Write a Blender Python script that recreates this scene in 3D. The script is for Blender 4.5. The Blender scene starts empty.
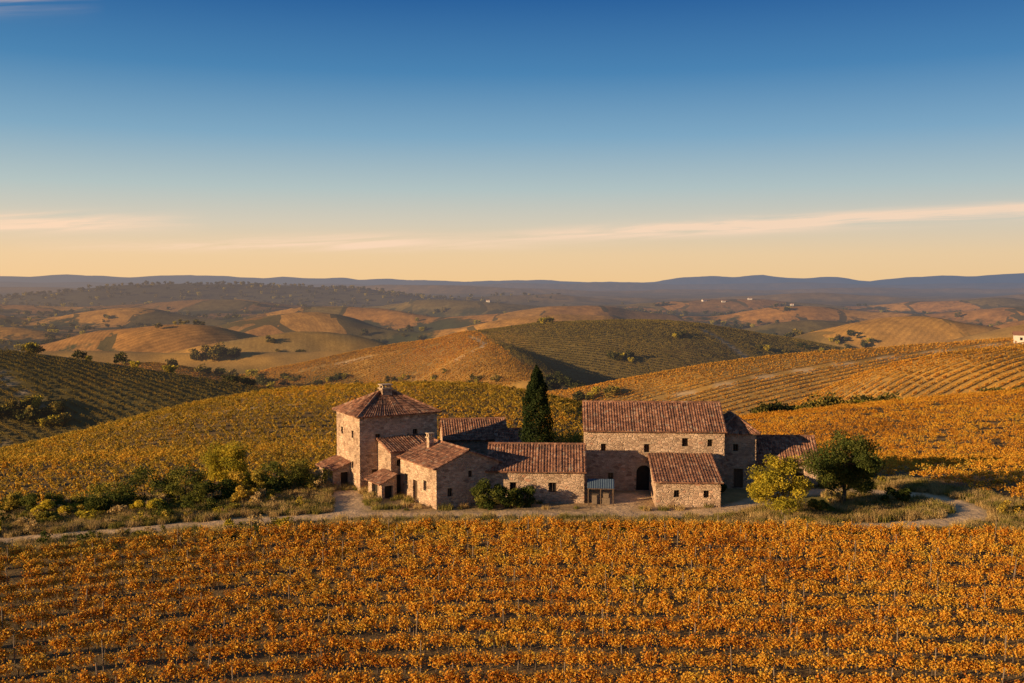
import bpy, math, random, time
import numpy as np
from mathutils import Vector
T0=time.time()
random.seed(4); rng=np.random.default_rng(7)
sc=bpy.context.scene
sc.view_settings.view_transform='Standard'
try: sc.view_settings.look='None'
except Exception: pass
sc.view_settings.exposure=0

# ---------------------------------------------------------------- camera
F=995.6; PITCH=math.atan(61.5/F); CAMH=20.0
cam=bpy.data.cameras.new('camera'); camo=bpy.data.objects.new('camera',cam)
sc.collection.objects.link(camo); sc.camera=camo
cam.lens=35; cam.sensor_width=36; cam.clip_end=40000; cam.clip_start=0.5
camo.location=(0,0,CAMH); camo.rotation_euler=(math.radians(90)-PITCH,0,0)
cp,sp=math.cos(PITCH),math.sin(PITCH)
def ray(px,py):
    a=(px-512)/F; b=(341.5-py)/F
    return a, cp+b*sp, -sp+b*cp
def W(px,py,Y):
    dx,dy,dz=ray(px,py); t=Y/dy
    return dx*t, Y, CAMH+dz*t

# ---------------------------------------------------------------- terrain shape
def sstep(t):
    t=np.clip(t,0,1); return t*t*(3-2*t)
def crest(pts,Y,sm):
    xs=[];zs=[]
    for px,py in pts:
        x,_,z=W(px,py,Y); xs.append(x); zs.append(z)
    def f(x):
        s=0;wt=0
        for k,wk in zip((-2,-1.3,-.65,0,.65,1.3,2),(.13,.43,.8,1,.8,.43,.13)):
            s=s+wk*np.interp(x+k*sm,xs,zs); wt+=wk
        return s/wt
    return f
cA=crest([(-400,485),(-100,470),(0,457),(60,441),(150,415),(250,397),(340,389),(440,385),(520,393),(590,410),(650,423),(700,426),(765,421),(850,411),(940,403),(1024,397),(1200,390),(1500,385)],190,7)
RIDGES=[ # (points, distance, width, drop, smoothing)
 ([(-500,340),(-150,344),(0,352),(100,366),(235,386),(300,396),(420,420),(600,440)],330,75,45,8),
 ([(640,470),(760,428),(800,408),(850,384),(900,367),(960,355),(1024,349),(1150,343),(1400,350)],290,62,42,8),
 ([(430,440),(500,412),(560,393),(620,380),(700,366),(780,357),(860,351),(940,346),(1024,340),(1200,338),(1500,345)],390,80,42,10),
 ([(60,430),(180,396),(240,379),(300,364),(380,347),(450,336),(500,328),(550,322),(620,320),(680,322),(740,331),(800,341),(860,353),(960,375),(1100,390)],620,120,50,12),
 ([(-300,360),(-100,362),(0,374),(80,369),(150,362),(200,372),(270,390)],520,60,45,10),
 ([(-300,352),(-100,345),(0,352),(50,343),(90,332),(150,324),(200,323),(240,333),(300,350),(420,375)],840,90,75,14),
 ([(80,372),(150,356),(220,343),(290,331),(340,333),(390,345),(450,365)],730,65,70,12),
 ([(700,370),(770,345),(830,327),(880,318),(930,315),(980,326),(1040,340),(1200,356)],760,80,70,12),
 ([(900,352),(960,336),(1010,324),(1060,320),(1200,330)],660,60,60,12),
 ([(-400,322),(-200,336),(-100,320),(0,326),(60,334),(120,345),(190,332),(250,317),(310,313),(350,318),(400,332),(440,330),(500,317),(560,313),(620,318),(670,332),(720,334),(780,320),(830,317),(890,326),(950,332),(1024,316),(1200,306)],1100,95,85,16),
 ([(-300,312),(-60,308),(0,316),(40,322),(90,311),(140,307),(190,316),(230,320),(280,310),(330,306),(390,309),(430,318),(480,312),(540,307),(600,306),(660,314),(710,318),(760,309),(820,306),(870,312),(920,315),(970,306),(1024,305),(1080,312),(1300,298)],1450,130,85,20),
 ([(-300,305),(-60,300),(0,304),(80,309),(150,302),(230,299),(300,305),(360,308),(420,301),(480,299),(540,305),(600,307),(670,300),(740,298),(800,304),(860,306),(930,299),(990,297),(1060,303),(1300,298)],2000,170,85,30),
 ([(-300,300),(-100,298),(0,298),(60,291),(130,284.5),(220,284),(300,286),(380,291),(450,299),(560,306)],2800,330,90,50),
 ([(-200,310),(380,306),(450,298),(520,294),(600,297),(680,300),(760,295),(830,292),(900,297),(960,298),(1024,293),(1300,295)],2800,230,90,45),
 ([(-300,286),(0,287),(200,290),(380,286),(440,284.5),(520,288),(600,291),(680,289),(760,291),(850,287),(920,290),(1000,288),(1300,287)],4600,500,90,80),
 ([(-300,283),(0,282),(200,283.5),(420,285),(560,283),(700,284.5),(800,282.5),(900,285),(1024,282),(1300,283)],7000,700,90,120),
 ([(-500,277),(0,276),(60,274.5),(120,277),(200,275.5),(260,279),(330,277.5),(420,281),(520,280),(600,282),(650,281),(690,278),(715,276.5),(735,277.5),(760,275.5),(790,278),(830,279),(870,280.5),(910,278),(945,275.5),(980,276),(1024,273.5),(1500,277)],11000,1300,260,60),
]
RF=[(crest(p,Y,sm),Y,w,H) for p,Y,w,H,sm in RIDGES]
SP=[(W(470,334,600),),(W(500,352,520),),(W(535,378,440),),(W(575,400,380),)]
SP=[s[0] for s in SP]
_w=[(rng.uniform(0,6.28),rng.uniform(0,6.28)) for _ in range(40)]
def wav(x,y,L,seed,n=5):
    r=0
    for i in range(n):
        a,ph=_w[(seed*5+i)%40]; l=L*(0.7+0.25*i)
        r=r+np.sin((x*math.cos(a)+y*math.sin(a))*6.283/l+ph+1.3*np.sin((x*math.sin(a)-y*math.cos(a))*3.1/l+ph*2))
    return r/n
def height(x,y):
    x=np.asarray(x,float); y=np.asarray(y,float)
    za=cA(x)
    near=za*sstep((y-100)/88)-2.6*np.exp(-((y-136)/24)**2)-36*sstep((y-190)/95)-40*sstep((y-600)/200)
    near=near+0.5*sstep((y-100)/30)*wav(x,y,45,1)
    near=near-0.9*np.exp(-((y-93)/12)**2)*sstep((-x-22)/20)
    base=-42-26*sstep((y-600)/200)+ wav(x,y,330,2)*np.clip((y-250)/300,0,1)*3
    base=base+wav(x,y,900,3)*12*np.clip((y-1200)/1500,0,1)+wav(x,y,260,6)*6*np.clip((y-650)/500,0,1)
    L=[near,base]
    for f,Y,w,H in RF:
        yy=Y+wav(x,y*0,max(120,w*3),4)*w*(.16 if Y<700 else .5)
        d=(y-yy)/w
        L.append(f(x)-H*(1-np.exp(-d*d)))
    d=1e9+0*x; z=0*x
    for a,b in zip(SP[:-1],SP[1:]):
        ax,ay,az=a;bx,by,bz=b
        t=np.clip(((x-ax)*(bx-ax)+(y-ay)*(by-ay))/((bx-ax)**2+(by-ay)**2),0,1)
        dd=np.hypot(x-ax-t*(bx-ax),y-ay-t*(by-ay)); zz=az+t*(bz-az)
        m=dd<d; d=np.where(m,dd,d); z=np.where(m,zz,z)
    L.append(z-45*(1-np.exp(-(d/58)**2)))
    K=1.4+np.clip((y-200)/900,0,2)
    M=np.maximum.reduce(L); s=0
    for l in L: s=s+np.exp((l-M)/K)
    h=M+K*np.log(s)*np.clip((y-150)/60,0,1)
    am=np.clip((y-200)/600,0,1)
    h=h+am*(1.3*wav(x,y,85,5)+0.5*wav(x,y,30,6))+np.clip((y-2000)/3000,0,1)*6*wav(x,y,520,0)
    f2=sstep((y-700)/400)
    h=h+f2*(3.0*wav(x,y,210,7)+1.6*wav(x,y,110,1))+sstep((y-1500)/900)*4*wav(x,y,380,4)
    h=h+sstep((y-9000)/1500)*30*wav(x,y*.4,900,5)
    h=h+0.07*wav(x,y,9,2)+0.03*wav(x,y,3.1,3)
    return h
def H1(x,y): return float(height(np.array([x]),np.array([y]))[0])
def hit(px,py,y0=40,y1=9000):
    dx,dy,dz=ray(px,py)
    Y=np.geomspace(y0,y1,2500); X=dx/dy*Y; Z=CAMH+dz/dy*Y
    m=np.nonzero(height(X,Y)>=Z)[0]
    i=m[0] if len(m) else -1
    return float(X[i]),float(Y[i])

# ---------------------------------------------------------------- node helpers
def sl(c): # sRGB 0-255 -> linear
    return tuple((v/255/12.92 if v/255<=.04045 else ((v/255+.055)/1.055)**2.4) for v in c)
class NT:
    def __init__(s,nt): s.t=nt
    def n(s,typ,**kw):
        nd=s.t.nodes.new(typ)
        for k,v in kw.items(): setattr(nd,k,v)
        return nd
    def set(s,sock,v):
        if isinstance(v,bpy.types.NodeSocket): s.t.links.new(v,sock)
        else:
            if sock.type=='RGBA' and len(v)==3: v=(*v,1)
            sock.default_value=v
    def m(s,op,a,b=0.0,c=None,clamp=False):
        nd=s.n('ShaderNodeMath',operation=op,use_clamp=clamp)
        s.set(nd.inputs[0],a); s.set(nd.inputs[1],b)
        if c is not None: s.set(nd.inputs[2],c)
        return nd.outputs[0]
    def mix(s,f,a,b,bt='MIX'):
        nd=s.n('ShaderNodeMix',data_type='RGBA',blend_type=bt)
        s.set(nd.inputs[0],f); s.set(nd.inputs[6],a); s.set(nd.inputs[7],b)
        return nd.outputs[2]
    def noise(s,vec,scale,detail=4,rough=.6,dist=0):
        nd=s.n('ShaderNodeTexNoise'); s.set(nd.inputs['Vector'],vec)
        nd.inputs['Scale'].default_value=scale; nd.inputs['Detail'].default_value=detail
        nd.inputs['Roughness'].default_value=rough; nd.inputs['Distortion'].default_value=dist
        return nd.outputs['Fac']
    def ramp(s,f,stops,interp='LINEAR'):
        nd=s.n('ShaderNodeValToRGB'); cr=nd.color_ramp; cr.interpolation=interp
        while len(cr.elements)<len(stops): cr.elements.new(0.5)
        for e,(p,c) in zip(cr.elements,stops):
            e.position=p; e.color=(*c,1) if len(c)==3 else c
        s.set(nd.inputs[0],f); return nd.outputs[0]
    def vmul(s,v,k):
        nd=s.n('ShaderNodeVectorMath',operation='MULTIPLY'); s.set(nd.inputs[0],v); nd.inputs[1].default_value=k
        return nd.outputs[0]
def newmat(name):
    m=bpy.data.materials.new(name); m.use_nodes=True; m.node_tree.nodes.clear()
    return m,NT(m.node_tree)
def finish(N,shader,haze=True):
    out=N.n('ShaderNodeOutputMaterial')
    if haze:  # distance haze painted into the material as emission, not a volume
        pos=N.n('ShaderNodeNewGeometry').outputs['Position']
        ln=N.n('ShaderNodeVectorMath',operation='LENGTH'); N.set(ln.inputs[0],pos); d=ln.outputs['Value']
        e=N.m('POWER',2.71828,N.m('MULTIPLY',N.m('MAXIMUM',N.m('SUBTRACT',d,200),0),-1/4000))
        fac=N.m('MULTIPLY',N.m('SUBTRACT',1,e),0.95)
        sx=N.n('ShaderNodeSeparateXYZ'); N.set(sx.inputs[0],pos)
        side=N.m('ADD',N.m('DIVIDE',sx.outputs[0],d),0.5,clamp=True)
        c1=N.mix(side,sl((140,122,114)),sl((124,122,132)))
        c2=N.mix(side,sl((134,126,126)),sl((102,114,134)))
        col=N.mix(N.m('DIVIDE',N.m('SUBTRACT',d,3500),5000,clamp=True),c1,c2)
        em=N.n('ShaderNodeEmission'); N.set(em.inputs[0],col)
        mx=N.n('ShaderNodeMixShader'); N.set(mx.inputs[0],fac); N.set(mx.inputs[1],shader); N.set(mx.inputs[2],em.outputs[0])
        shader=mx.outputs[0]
    N.t.links.new(shader,out.inputs[0])
def bsdf(N,col,rough=.85,bump=None,bstr=.5,bdist=.05,spec=.2):
    b=N.n('ShaderNodeBsdfPrincipled'); N.set(b.inputs['Base Color'],col); N.set(b.inputs['Roughness'],rough)
    b.inputs['Specular IOR Level'].default_value=spec
    if bump is not None:
        bp=N.n('ShaderNodeBump'); bp.inputs['Strength'].default_value=bstr; bp.inputs['Distance'].default_value=bdist
        N.set(bp.inputs['Height'],bump); N.t.links.new(bp.outputs[0],b.inputs['Normal'])
    return b.outputs[0]
def leafmat(name,stops,big=0.05,trans=.35,wr=.45,wb=.4,wi=.25,haze=True):
    m,N=newmat(name)
    pos=N.n('ShaderNodeNewGeometry').outputs['Position']
    at=N.n('ShaderNodeAttribute',attribute_name='rnd').outputs['Fac']
    oi=N.n('ShaderNodeObjectInfo').outputs['Random']
    nb=N.m('MULTIPLY_ADD',N.m('SUBTRACT',N.noise(pos,big,2),.5),2.2,.5)
    f=N.m('ADD',N.m('MULTIPLY',at,wr),N.m('ADD',N.m('MULTIPLY',nb,wb),N.m('MULTIPLY',oi,wi)))
    f=N.m('DIVIDE',f,wr+wb+wi)
    col=N.ramp(f,stops)
    d=N.n('ShaderNodeBsdfDiffuse'); N.set(d.inputs[0],col)
    t=N.n('ShaderNodeBsdfTranslucent'); N.set(t.inputs[0],col)
    mx=N.n('ShaderNodeMixShader'); mx.inputs[0].default_value=trans
    N.set(mx.inputs[1],d.outputs[0]); N.set(mx.inputs[2],t.outputs[0])
    finish(N,mx.outputs[0],haze); return m
def simple(name,c1,c2,scale=3,rough=.85,bstr=.3,haze=False):
    m,N=newmat(name); pos=N.n('ShaderNodeTexCoord').outputs['Object']
    nz=N.noise(pos,scale,4)
    col=N.mix(N.m('MULTIPLY_ADD',N.m('SUBTRACT',nz,.5),2.5,.5,clamp=True),c1,c2)
    finish(N,bsdf(N,col,rough,nz,bstr,.03),haze); return m

RED=(.50,.16,.022);ORG=(.68,.31,.034);GLD=(.76,.45,.065);OLV=(.24,.22,.04);BRN=(.24,.12,.032)
M_vf=leafmat('vine_leaves_orange',[(.14,BRN),(.26,RED),(.40,ORG),(.54,GLD),(.68,(.72,.38,.048)),(.80,(.56,.40,.055)),(.92,(.28,.27,.045))],.09,.42,haze=False)
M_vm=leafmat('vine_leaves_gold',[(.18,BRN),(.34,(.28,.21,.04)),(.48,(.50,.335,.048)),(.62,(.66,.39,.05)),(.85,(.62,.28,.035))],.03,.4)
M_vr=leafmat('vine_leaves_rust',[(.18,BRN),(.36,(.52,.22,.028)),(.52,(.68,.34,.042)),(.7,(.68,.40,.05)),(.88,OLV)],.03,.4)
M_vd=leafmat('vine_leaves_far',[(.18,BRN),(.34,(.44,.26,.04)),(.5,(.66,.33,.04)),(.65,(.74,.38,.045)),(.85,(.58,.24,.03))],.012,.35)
M_vs=leafmat('vine_leaves_shaded',[(.2,(.11,.065,.024)),(.4,(.12,.10,.028)),(.6,(.21,.155,.033)),(.85,(.30,.175,.03))],.012,.3)  # darkened leaf set; slope shade is painted into these colours
M_dark=leafmat('dark_green_leaves',[(.2,(.028,.040,.012)),(.5,(.07,.085,.02)),(.8,(.18,.16,.032))],.5,.28,haze=False)
M_cyp=leafmat('cypress_leaves',[(.2,(.014,.022,.009)),(.5,(.032,.045,.014)),(.8,(.07,.08,.022))],.8,.15,haze=False)
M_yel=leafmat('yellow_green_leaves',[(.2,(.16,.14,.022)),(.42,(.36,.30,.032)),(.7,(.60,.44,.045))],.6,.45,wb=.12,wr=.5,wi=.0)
M_bush=leafmat('shrub_leaves',[(.2,(.08,.09,.02)),(.4,(.17,.16,.03)),(.56,(.32,.25,.045)),(.78,(.52,.32,.045))],.15,.35,haze=False)
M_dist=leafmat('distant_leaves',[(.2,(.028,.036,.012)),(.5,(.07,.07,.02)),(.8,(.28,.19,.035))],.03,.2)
M_dry=leafmat('dry_grass_blades',[(.2,(.24,.15,.06)),(.5,(.44,.30,.12)),(.8,(.54,.39,.17))],.2,.3,haze=False)
M_grs=leafmat('grass_blades',[(.2,(.09,.09,.02)),(.5,(.18,.16,.04)),(.8,(.36,.27,.07))],.3,.3,haze=False)
M_bark=simple('bark',(.06,.042,.028),(.13,.095,.065),6)
M_post=simple('weathered_wood',(.12,.085,.055),(.22,.16,.11),8)

# ---------------------------------------------------------------- mesh helpers
def arr_mesh(name,V,loops,starts,mat,rnd=None,smooth=False):
    me=bpy.data.meshes.new(name)
    me.vertices.add(len(V)); me.vertices.foreach_set('co',np.asarray(V,np.float32).ravel())
    me.loops.add(len(loops)); me.loops.foreach_set('vertex_index',np.asarray(loops,np.int32))
    me.polygons.add(len(starts)); me.polygons.foreach_set('loop_start',np.asarray(starts,np.int32))
    me.update(calc_edges=True)
    if rnd is not None:
        a=me.attributes.new('rnd','FLOAT','FACE'); a.data.foreach_set('value',np.asarray(rnd,np.float32))
    if smooth: me.polygons.foreach_set('use_smooth',np.ones(len(starts),bool))
    me.materials.append(mat); return me
def leaf_quads(C,size,up=.3,droop=None):
    n=len(C)
    nrm=rng.normal(size=(n,3)); nrm[:,2]+=up; nrm/=np.linalg.norm(nrm,axis=1)[:,None]
    t=rng.normal(size=(n,3)); t-=nrm*(t*nrm).sum(1)[:,None]; t/=np.linalg.norm(t,axis=1)[:,None]
    b=np.cross(nrm,t); s=(size*rng.uniform(.6,1.35,n))[:,None]
    V=np.stack([C-t*s*.5,C-b*s*.42+nrm*s*.1,C+t*s*.5,C+b*s*.42+nrm*s*.1],1)
    return V.reshape(-1,3)
def leaf_mesh(name,C,size,mat,rnd=None,up=.3):
    V=leaf_quads(C,size,up); n=len(C)
    return arr_mesh(name,V,np.arange(n*4),np.arange(n)*4,mat,rnd if rnd is not None else rng.random(n))
class MB:
    def __init__(s): s.v=[]; s.f=[]
    def quad(s,*p):
        i=len(s.v); s.v+= [tuple(q) for q in p]; s.f.append(tuple(range(i,i+len(p))))
    def box(s,a,b):
        x0,y0,z0=a;x1,y1,z1=b;i=len(s.v)
        s.v+=[(x0,y0,z0),(x1,y0,z0),(x1,y1,z0),(x0,y1,z0),(x0,y0,z1),(x1,y0,z1),(x1,y1,z1),(x0,y1,z1)]
        for f in ((0,3,2,1),(4,5,6,7),(0,1,5,4),(1,2,6,5),(2,3,7,6),(3,0,4,7)): s.f.append(tuple(i+k for k in f))
    def tube(s,p,q,r0,r1,n=7):
        p=Vector(p);q=Vector(q);d=(q-p).normalized()
        u=d.orthogonal().normalized(); w=d.cross(u); i=len(s.v)
        for c,r in ((p,r0),(q,r1)):
            for k in range(n):
                a=6.2832*k/n; s.v.append(tuple(c+u*math.cos(a)*r+w*math.sin(a)*r))
        for k in range(n): s.f.append((i+k,i+(k+1)%n,i+n+(k+1)%n,i+n+k))
        s.f.append(tuple(i+n+k for k in range(n)))
    def build(s,name,mat,parent=None,smooth=False):
        me=bpy.data.meshes.new(name); me.from_pydata(s.v,[],s.f); me.update()
        me.materials.append(mat)
        if smooth: me.polygons.foreach_set('use_smooth',np.ones(len(me.polygons),bool))
        o=bpy.data.objects.new(name,me); sc.collection.objects.link(o)
        if parent: o.parent=parent
        return o
def empty(name,loc,rz=0):
    e=bpy.data.objects.new(name,None); e.empty_display_size=.5; sc.collection.objects.link(e)
    e.location=loc; e.rotation_euler=(0,0,rz); return e
def addmesh(name,me,parent=None,loc=(0,0,0)):
    o=bpy.data.objects.new(name,me); sc.collection.objects.link(o); o.location=loc
    if parent: o.parent=parent
    return o

# ---------------------------------------------------------------- tracks
def dist_poly(x,y,P):
    d=1e9+0*x
    for (ax,ay),(bx,by) in zip(P[:-1],P[1:]):
        t=np.clip(((x-ax)*(bx-ax)+(y-ay)*(by-ay))/((bx-ax)**2+(by-ay)**2+1e-9),0,1)
        d=np.minimum(d,np.hypot(x-ax-t*(bx-ax),y-ay-t*(by-ay)))
    return d
def smoothP(P,n=2):
    P=[tuple(p) for p in P]
    for _ in range(n):
        Q=[P[0]]
        for a,b in zip(P[:-1],P[1:]):
            Q.append((a[0]*.75+b[0]*.25,a[1]*.75+b[1]*.25)); Q.append((a[0]*.25+b[0]*.75,a[1]*.25+b[1]*.75))
        Q.append(P[-1]); P=Q
    return P
PATHS=[smoothP([(-75,66),(-40,75.5),(-26,80.4),(-15.4,83.3),(-7,84),(4,84.2),(12.6,84.0),(18,85),(22,89),(25,92.5),(30,94),(35,93.8),(38.6,91.9),(40.4,87.7),(39.6,83.8),(36,80.9),(28,79.6)]),
       smoothP([(8.5,84),(9.3,88),(11.3,92)]),smoothP([(-14,83.5),(-14.5,88),(-15.6,93)])]
TR=[]
for pts,w in (([(0,374),(14,388),(42,408)],.7),([(470,337),(490,346),(455,362),(415,382)],1.2),([(700,329),(722,341),(745,358)],1.6),
              ([(1010,343),(940,352),(860,362),(760,378),(660,400)],.9),([(300,372),(350,362),(440,345)],1.2),
              ([(0,447),(120,428),(300,404)],1.0)):
    TR.append((smoothP([hit(*p) for p in pts],1),w))
def path_d(x,y):
    d=dist_poly(x,y,PATHS[0])
    for p in PATHS[1:]: d=np.minimum(d,dist_poly(x,y,p))
    return d

# ---------------------------------------------------------------- terrain mesh
def grow(a,b,s0,k):
    L=[a]
    while L[-1]<b: L.append(L[-1]+s0+k*(L[-1]-a))
    return L
xr=grow(56,9500,.7,.022); xs=np.array([-v for v in xr[::-1]]+list(np.arange(-55.4,56,.6))+xr)
ys=np.array(list(np.arange(-120,40,8))+list(np.arange(42,116,.6))+grow(116,15000,.8,.012))
X,Y=np.meshgrid(xs,ys); Z=height(X,Y)
nx,ny=len(xs),len(ys); print('grid',nx,ny,time.time()-T0)
V=np.stack([X,Y,Z],-1).reshape(-1,3)
i=(np.arange(ny-1)[:,None]*nx+np.arange(nx-1)[None,:]).ravel()
loops=np.stack([i,i+1,i+nx+1,i+nx],1).ravel()
x=V[:,0];y=V[:,1];z=V[:,2]
def ye(x): return 78-8*(np.minimum(x,0)/36)**2-3.2*(np.maximum(x,0)/40)**2
def yl(x): return np.interp(x,[-60,-46,-31,-20,-14,27,31,41,46,80],[83,87,95,102,119,119,101,98,87,82])
C=np.zeros((len(V),3)); C[:]=(.15,.10,.045)
def lay(mask,c):
    global C
    C=C*(1-mask[:,None])+np.array(c)[None,:]*mask[:,None]
n1=wav(x,y,14,1); n2=wav(x,y,60,2); n3=wav(x,y,220,3); n4=wav(x,y,130,4)
yard=sstep((y-ye(x)-.3)/1.2)*sstep((yl(x)+1-y)/2)
lay(yard,(.28,.20,.085))
lay(yard*sstep((n1+.1)*2),(.21,.165,.055))
grassR=yard*np.exp(-(((x-30)/14)**4+((y-84)/7)**4)); lay(grassR,(.14,.13,.038))
dirt=np.exp(-(((x-2)/17)**4+((y-85.5)/4.5)**4)); lay(dirt*yard*(.6+.4*np.clip(n1,-1,1)),(.38,.25,.135))
lay(np.exp(-(((x-11)/7)**4+((y-90)/5)**4))*.8,(.38,.25,.135))
pd=path_d(x,y)
lay(sstep((1.75-pd+.35*n1)/.8)*.95,(.55,.375,.21))
far=sstep((y-215)/40)
lay(far*sstep(.5+n2),(.42,.235,.052)); lay(far*sstep(.2-n2),(.34,.20,.05))
E=np.exp(-((y-330)/85)**4)*sstep((-x-20)/50); lay(E,(.115,.09,.03))  # left hill's shade painted into the ground colour
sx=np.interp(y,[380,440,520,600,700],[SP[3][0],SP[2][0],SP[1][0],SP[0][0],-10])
Dm=np.exp(-((y-570)/190)**6)*sstep((x-sx-6)/25)*sstep((260-x)/60); lay(Dm*.85,(.125,.095,.03))  # ground painted darker on the middle hill's shaded side
# wooded valley floors; dark colour also adds shade below the lit crests
vl=sstep((y-380)/80)*sstep((-31-z+8*n4+3*n2)/12)*sstep((6500-y)/2000); lay(vl*.92,(.055,.055,.022))
lay(sstep((y-2250)/150)*sstep((3500-y)/200)*sstep((150-x)/300)*sstep((z+50)/15),(.035,.042,.02))
for P,w in TR:
    m=(np.abs(y-np.mean([p[1] for p in P]))<300)&(np.abs(x)<600)
    d=dist_poly(x[m],y[m],P); mm=np.zeros(len(x)); mm[m]=sstep((w*1.5-d)/(w*.9))*.75; lay(mm,(.42,.31,.19))
me=arr_mesh('terrain',V,loops,np.arange(len(i))*4,bpy.data.materials.new('tmp'),None,True)
me.materials.clear()
ca=me.attributes.new('basecol','FLOAT_COLOR','POINT'); ca.data.foreach_set('color',np.concatenate([C,np.ones((len(C),1))],1).astype(np.float32).ravel())
a_=me.attributes.new('valley','FLOAT','POINT'); a_.data.foreach_set('value',vl.astype(np.float32))
m,N=newmat('terrain_ground')
pos=N.n('ShaderNodeNewGeometry').outputs['Position']
sep=N.n('ShaderNodeSeparateXYZ'); N.set(sep.inputs[0],pos)
base=N.n('ShaderNodeAttribute',attribute_name='basecol').outputs['Color']
val=N.n('ShaderNodeAttribute',attribute_name='valley').outputs['Fac']
fy=N.m('DIVIDE',N.m('SUBTRACT',sep.outputs[1],650),150,clamp=True)
vo=N.n('ShaderNodeTexVoronoi'); vo.inputs['Scale'].default_value=1/120
nzv=N.n('ShaderNodeTexNoise'); N.set(nzv.inputs['Vector'],pos); nzv.inputs['Scale'].default_value=.007
va=N.n('ShaderNodeVectorMath',operation='MULTIPLY_ADD'); N.set(va.inputs[0],nzv.outputs['Color']); va.inputs[1].default_value=(110,110,0); N.set(va.inputs[2],N.vmul(pos,(1,.6,0)))
N.set(vo.inputs['Vector'],va.outputs[0])
sc_=N.n('ShaderNodeSeparateColor'); N.set(sc_.inputs[0],vo.outputs['Color'])
par=N.ramp(sc_.outputs[0],[(0,(.34,.16,.036)),(.22,(.16,.115,.036)),(.40,(.28,.135,.036)),(.56,(.11,.085,.03)),(.68,(.40,.20,.042)),(.84,(.20,.105,.034))],'CONSTANT')
ra=N.m('MULTIPLY',sc_.outputs[1],3.14)
rr_=N.m('ADD',N.m('MULTIPLY',sep.outputs[0],N.m('COSINE',ra)),N.m('MULTIPLY',sep.outputs[1],N.m('SINE',ra)))
rw=N.m('ADD',N.m('MULTIPLY',rr_,1.57),N.m('MULTIPLY',N.noise(pos,.05,2),3))
near_f=N.m('DIVIDE',N.m('SUBTRACT',1300,sep.outputs[1]),600,clamp=True)
st=N.m('MULTIPLY_ADD',N.m('MULTIPLY',N.m('SINE',rw),near_f),.16,.92)
mott=N.m('MULTIPLY_ADD',N.m('SUBTRACT',N.noise(pos,.10,5,.75),.5),2.2,1)
st=N.m('MULTIPLY',st,N.m('MAXIMUM',mott,.25))
stc=N.n('ShaderNodeCombineColor')
for q_ in range(3): N.set(stc.inputs[q_],st)
par=N.mix(1,par,stc.outputs[0],'MULTIPLY')
wood=N.m('MULTIPLY_ADD',N.m('SUBTRACT',N.m('ADD',N.noise(pos,.012,6,.75),N.m('MULTIPLY',val,.16)),.585),14,0,clamp=True)
# hedges along the parcel borders
vb=N.n('ShaderNodeTexVoronoi',feature='DISTANCE_TO_EDGE'); vb.inputs['Scale'].default_value=1/120; N.set(vb.inputs['Vector'],va.outputs[0])
hedge=N.m('MULTIPLY',N.m('LESS_THAN',vb.outputs['Distance'],.035),N.m('GREATER_THAN',N.noise(pos,.03,3),.47))
wood=N.m('MAXIMUM',wood,N.m('MULTIPLY',hedge,.9))
par=N.mix(wood,par,(.035,.04,.018))
fy3=N.m('MULTIPLY',fy,.88)
col=N.mix(fy3,base,N.mix(N.m('LESS_THAN',sep.outputs[1],2250),N.mix(.6,base,(.10,.08,.045)),par))
na=N.noise(pos,.9,4,.7); nb=N.noise(pos,.06,3,.6); nc=N.noise(pos,6,2,.7)
k=N.m('ADD',N.m('MULTIPLY',N.m('SUBTRACT',na,.5),1.3),N.m('ADD',N.m('MULTIPLY',N.m('SUBTRACT',nb,.5),1.0),N.m('MULTIPLY_ADD',N.m('SUBTRACT',nc,.5),.8,1)))
col=N.mix(1,col,N.ramp(N.m('MULTIPLY',k,.5),[(0,(.1,.1,.1)),(.5,(1,1,1)),(1,(2,2,2))]),'MULTIPLY')
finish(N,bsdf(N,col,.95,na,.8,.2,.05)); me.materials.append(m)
addmesh('terrain',me)

# ---------------------------------------------------------------- instancing
def instancer(name,P,rot,scl,coll,nvar):
    me=bpy.data.meshes.new(name); n=len(P)
    me.vertices.add(n); me.vertices.foreach_set('co',np.asarray(P,np.float32).ravel())
    for an,d in (('rot',rot),('scl',scl)):
        a=me.attributes.new(an,'FLOAT_VECTOR','POINT'); a.data.foreach_set('vector',np.asarray(d,np.float32).ravel())
    a=me.attributes.new('idx','INT','POINT'); a.data.foreach_set('value',rng.integers(0,nvar,n).astype(np.int32))
    o=addmesh(name,me)
    g=bpy.data.node_groups.new(name+'_scatter','GeometryNodeTree')
    g.interface.new_socket('Geometry',in_out='INPUT',socket_type='NodeSocketGeometry')
    g.interface.new_socket('Geometry',in_out='OUTPUT',socket_type='NodeSocketGeometry')
    gi=g.nodes.new('NodeGroupInput');go=g.nodes.new('NodeGroupOutput')
    ip=g.nodes.new('GeometryNodeInstanceOnPoints'); ci=g.nodes.new('GeometryNodeCollectionInfo')
    ci.inputs['Collection'].default_value=coll; ci.inputs['Separate Children'].default_value=True; ci.inputs['Reset Children'].default_value=True
    ip.inputs['Pick Instance'].default_value=True
    def na(nm,ty):
        q=g.nodes.new('GeometryNodeInputNamedAttribute'); q.data_type=ty; q.inputs['Name'].default_value=nm; return q.outputs['Attribute']
    er=g.nodes.new('FunctionNodeEulerToRotation'); L=g.links.new
    L(na('rot','FLOAT_VECTOR'),er.inputs[0]); L(er.outputs[0],ip.inputs['Rotation'])
    L(na('scl','FLOAT_VECTOR'),ip.inputs['Scale']); L(na('idx','INT'),ip.inputs['Instance Index'])
    L(gi.outputs[0],ip.inputs['Points']); L(ci.outputs[0],ip.inputs['Instance']); L(ip.outputs[0],go.inputs[0])
    md=o.modifiers.new('scatter','NODES'); md.node_group=g
    return o
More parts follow.
